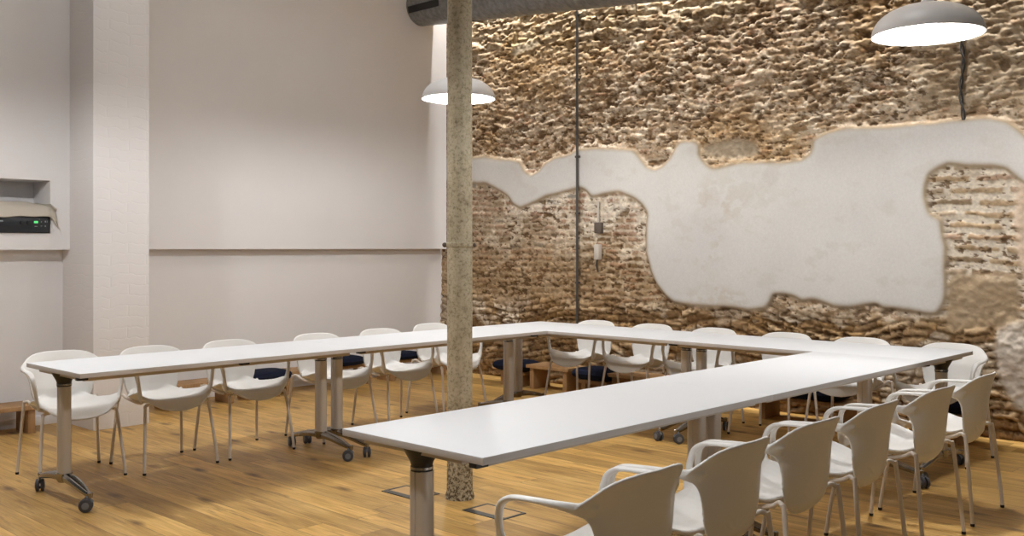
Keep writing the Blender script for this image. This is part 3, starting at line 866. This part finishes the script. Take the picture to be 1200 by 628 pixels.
# ------------------------------------------------------------------ duct
def duct():
    t = empty('ventilation_duct', 'galvanised round ventilation duct running under the ceiling along the old wall', 'duct')
    def cz(y): return 3.60+.085*(y-5.05)
    def pt(y, r): return Vector((7.26, y, cz(y)+r))
    R1, R2 = .205, .235
    a = pt(8.31, R1); b = pt(7.36, R1); 
    bm = bmesh.new(); add_sweep(bm, [a, b], R1, seg=48); 
    o = obj('duct_end_section', bm, M_galv, t)
    bm = bmesh.new()
    pts = []; rr = []
    y = 7.44; sgn = 0
    while y > .9:
        pts += [pt(y, R2), pt(y-.012, R2), pt(y-.018, R2), pt(y-.024, R2)]; rr += [R2, R2, R2+.004, R2]; y -= .125
    add_sweep(bm, pts, rr, seg=56)
    bmesh.ops.recalc_face_normals(bm, faces=bm.faces)
    obj('spiral_section', bm, M_galv, t)
    bm = bmesh.new(); add_sweep(bm, [pt(7.47, R2), pt(7.465, R2), pt(7.43, R2), pt(7.425, R2)], [R2-.01, R2+.012, R2+.012, R2-.002], seg=56)
    bmesh.ops.recalc_face_normals(bm, faces=bm.faces); obj('coupling_ring', bm, M_black, t)
    # dark slot grille on the camera side of the end section
    bm = bmesh.new()
    for y in ():
        pass
    c = pt(8.02, R1); an = math.radians(12)
    n_ = Vector((-math.cos(an), 0, -math.sin(an)))
    rot = Matrix.Rotation(-an, 3, 'Y')
    add_box(bm, c+n_*(R1-.006), (.02, .50, .075), .002, 1, rot)
    obj('slot_grille', bm, M_black, t)
duct()

# ------------------------------------------------------------------ wall fittings
t = empty('wall_conduit', 'thin dark conduit pipe running down the old wall', 'pipe', (XB-.035, 6.35, 0))
obj('pipe', sweep([(0, 0, .55), (0, 0, ZC)], .013, seg=12), M_conduit, t)
for z in (1.05, 1.75, 2.32, 3.1, 3.75):
    bm = box((.008, 0, z), (.03, .05, .022), .003); obj('bracket', bm, M_conduit, t)
bm = bmesh.new()
for k in range(2):
    pts = [(XB-.004+.012*math.sin(z*26+k*PI), 2.63-.01*math.sin(z*14)+.010*math.cos(z*26+k*PI), z) for z in np.arange(2.36, 3.05, .02)]
    add_sweep(bm, pts, .0075, seg=8)
bmesh.ops.recalc_face_normals(bm, faces=bm.faces)
tag(obj('old_cable', bm, M_conduit), 'old dark twisted cable in a chase above the plaster patch, below the right lamp', 'cable')
t = empty('junction_box', 'small old electrical box fixed to the bricks right of the conduit, the upper one', 'box', (XB-.0, 6.10, 1.60))
obj('box_body', box((0, 0, 0), (.05, .085, .11), .01), M_brick and M_rust, t)
obj('pipe_stub', sweep([(-.01, .0, .05), (-.01, .0, .26)], .011, seg=10), M_box, t)
t = empty('switch_box', 'small pale switch box on the bricks right of the conduit, the lower one', 'box', (XB-.012, 6.10, 1.36))
obj('box_body', box((0, 0, 0), (.06, .055, .15), .006), M_box, t)
obj('cable_outlet', sweep([(0, .01, -.07), (.01, .03, -.13), (.02, .015, -.20)], .008, seg=8), M_conduit, t)

# ------------------------------------------------------------------ niche: amplifier and cloth
t = empty('amplifier', 'black rack amplifier with a small green display in the wall niche', 'electronic device', (2.75, 7.93, nz0))
obj('housing', box2((-.42, -.012, .002), (.345, .24, .155), .004), M_black, t)
fp = bmesh.new(); add_box(fp, (-.04, -.016, .078), (.76, .01, .145), .002)
obj('front_panel', fp, mat('panel_black', (.016, .018, .022), .3), t)
obj('display', box((.235, -.0225, .085), (.030, .004, .017), .001), M_green, t)
mk = bmesh.new(); rr_ = random.Random(3)
for i, (dx, dz, w_, h_) in enumerate([(.235, .052, .034, .005), (.275, .088, .010, .012), (.275, .055, .018, .005), (.305, .09, .012, .016), (.318, .09, .004, .02), (.305, .055, .014, .012), (.26, .108, .006, .005), (-.02, .09, .05, .012), (-.12, .06, .03, .02)]):
    add_box(mk, (dx, -.0222, dz), (w_*.6, .003, h_*.8), 0)
obj('panel_marking', mk, M_mark, t)
for dx in (.13, .18):
    obj('knob', lathe([(0, 0), (.014, 0), (.013, .016), (0, .017)], seg=20, c=(dx, -.021, .08), mat=Matrix.Rotation(PI/2, 3, 'X')), M_black, t)
# draped cloth
bm = bmesh.new(); nx_, ns_ = 60, 26
rows = []
for i in range(nx_+1):
    u = i/nx_; X = 2.34+u*.80; r = []
    over = sst(2.98, 3.14, X)
    for j in range(ns_+1):
        s = j/ns_
        back = .20*(1-s)
        Y = 7.93+.19-s*.245 - .005*math.sin(X*17+s*3)*s
        Z = nz0+.165+.075*(1-over*.2)*math.sin(min(1, (1-s)*1.35)*PI*.5)+.004*math.sin(X*13+s*7)+.003*math.sin(X*31-s*5)
        if s > .75: Z -= (s-.75)*.16
        if X > 3.09: Z -= (X-3.09)*1.6*(.4+.6*s); Y = min(Y, 7.915-.01*math.sin(s*9))
        r.append(bm.verts.new((X, Y, Z)))
    rows.append(r)
for i in range(nx_):
    for j in range(ns_): bm.faces.new((rows[i][j], rows[i+1][j], rows[i+1][j+1], rows[i][j+1]))
bmesh.ops.recalc_face_normals(bm, faces=bm.faces)
o = obj('draped_cloth', bm, M_cloth); s_ = o.modifiers.new('s', 'SOLIDIFY'); s_.thickness = .006; s_.offset = 0
tag(o, 'beige cloth draped over the amplifier in the wall niche', 'cloth')

# ------------------------------------------------------------------ floor boxes
def floor_box(cx, cy, w, d, label):
    t = empty('floor_box', label, 'floor outlet', (cx, cy, 0), 0, 'floor boxes beside the column')
    bm = bmesh.new()
    add_box(bm, (0, d/2-.008, .002), (w, .016, .005), .001, 1); add_box(bm, (0, -d/2+.008, .002), (w, .016, .005), .001, 1)
    add_box(bm, (-w/2+.022, 0, .002), (.044, d-.03, .005), .001, 1); add_box(bm, (w/2-.006, 0, .002), (.012, d-.03, .005), .001, 1)
    obj('frame', bm, M_grey_metal, t)
    obj('lid', box((.016, 0, .001), (w-.058, d-.034, .003)), M_lid, t)
floor_box(3.682, 4.295, .19, .29, 'metal-framed floor outlet with oak lid left of the column foot')
floor_box(3.718, 3.66, .19, .29, 'metal-framed floor outlet with oak lid right of the column foot')

# ------------------------------------------------------------------ light
def area(name, loc, rot, sx, sy, pw, col, spread=180):
    d = bpy.data.lights.new(name, 'AREA'); d.shape = 'RECTANGLE'; d.size = sx; d.size_y = sy; d.energy = pw; d.color = col; d.spread = math.radians(spread)
    o = bpy.data.objects.new(name, d); o.location = loc; o.rotation_euler = rot; link(o); return o
# wash strip on the ceiling between duct and old wall
area('wash_strip', (7.50, 4.6, ZC-.10), (0, -math.radians(13), 0), .03, 7.4, 115, (1, .97, .93), 105)
# added fill lights under the ceiling, without fixtures, lifting walls and tables
area('ceiling_fill', (2.6, 5.9, ZC-.05), (0, 0, 0), 1.6, 1.2, 23, (1, .995, .985))
area('ceiling_fill', (5.3, 5.7, ZC-.05), (0, 0, 0), 1.6, 1.2, 23, (1, .995, .985))
area('ceiling_fill', (4.4, 2.5, ZC-.05), (0, 0, 0), 1.6, 1.2, 20, (1, .995, .985))
w = bpy.data.worlds.new('world'); C.world = w; w.use_nodes = True
w.node_tree.nodes['Background'].inputs[0].default_value = (1, .97, .92, 1)
w.node_tree.nodes['Background'].inputs[1].default_value = .08
C.view_settings.view_transform = 'Standard'; C.view_settings.look = 'None'
C.view_settings.gamma = 1; C.view_settings.exposure = 0
C.view_settings.use_curve_mapping = False
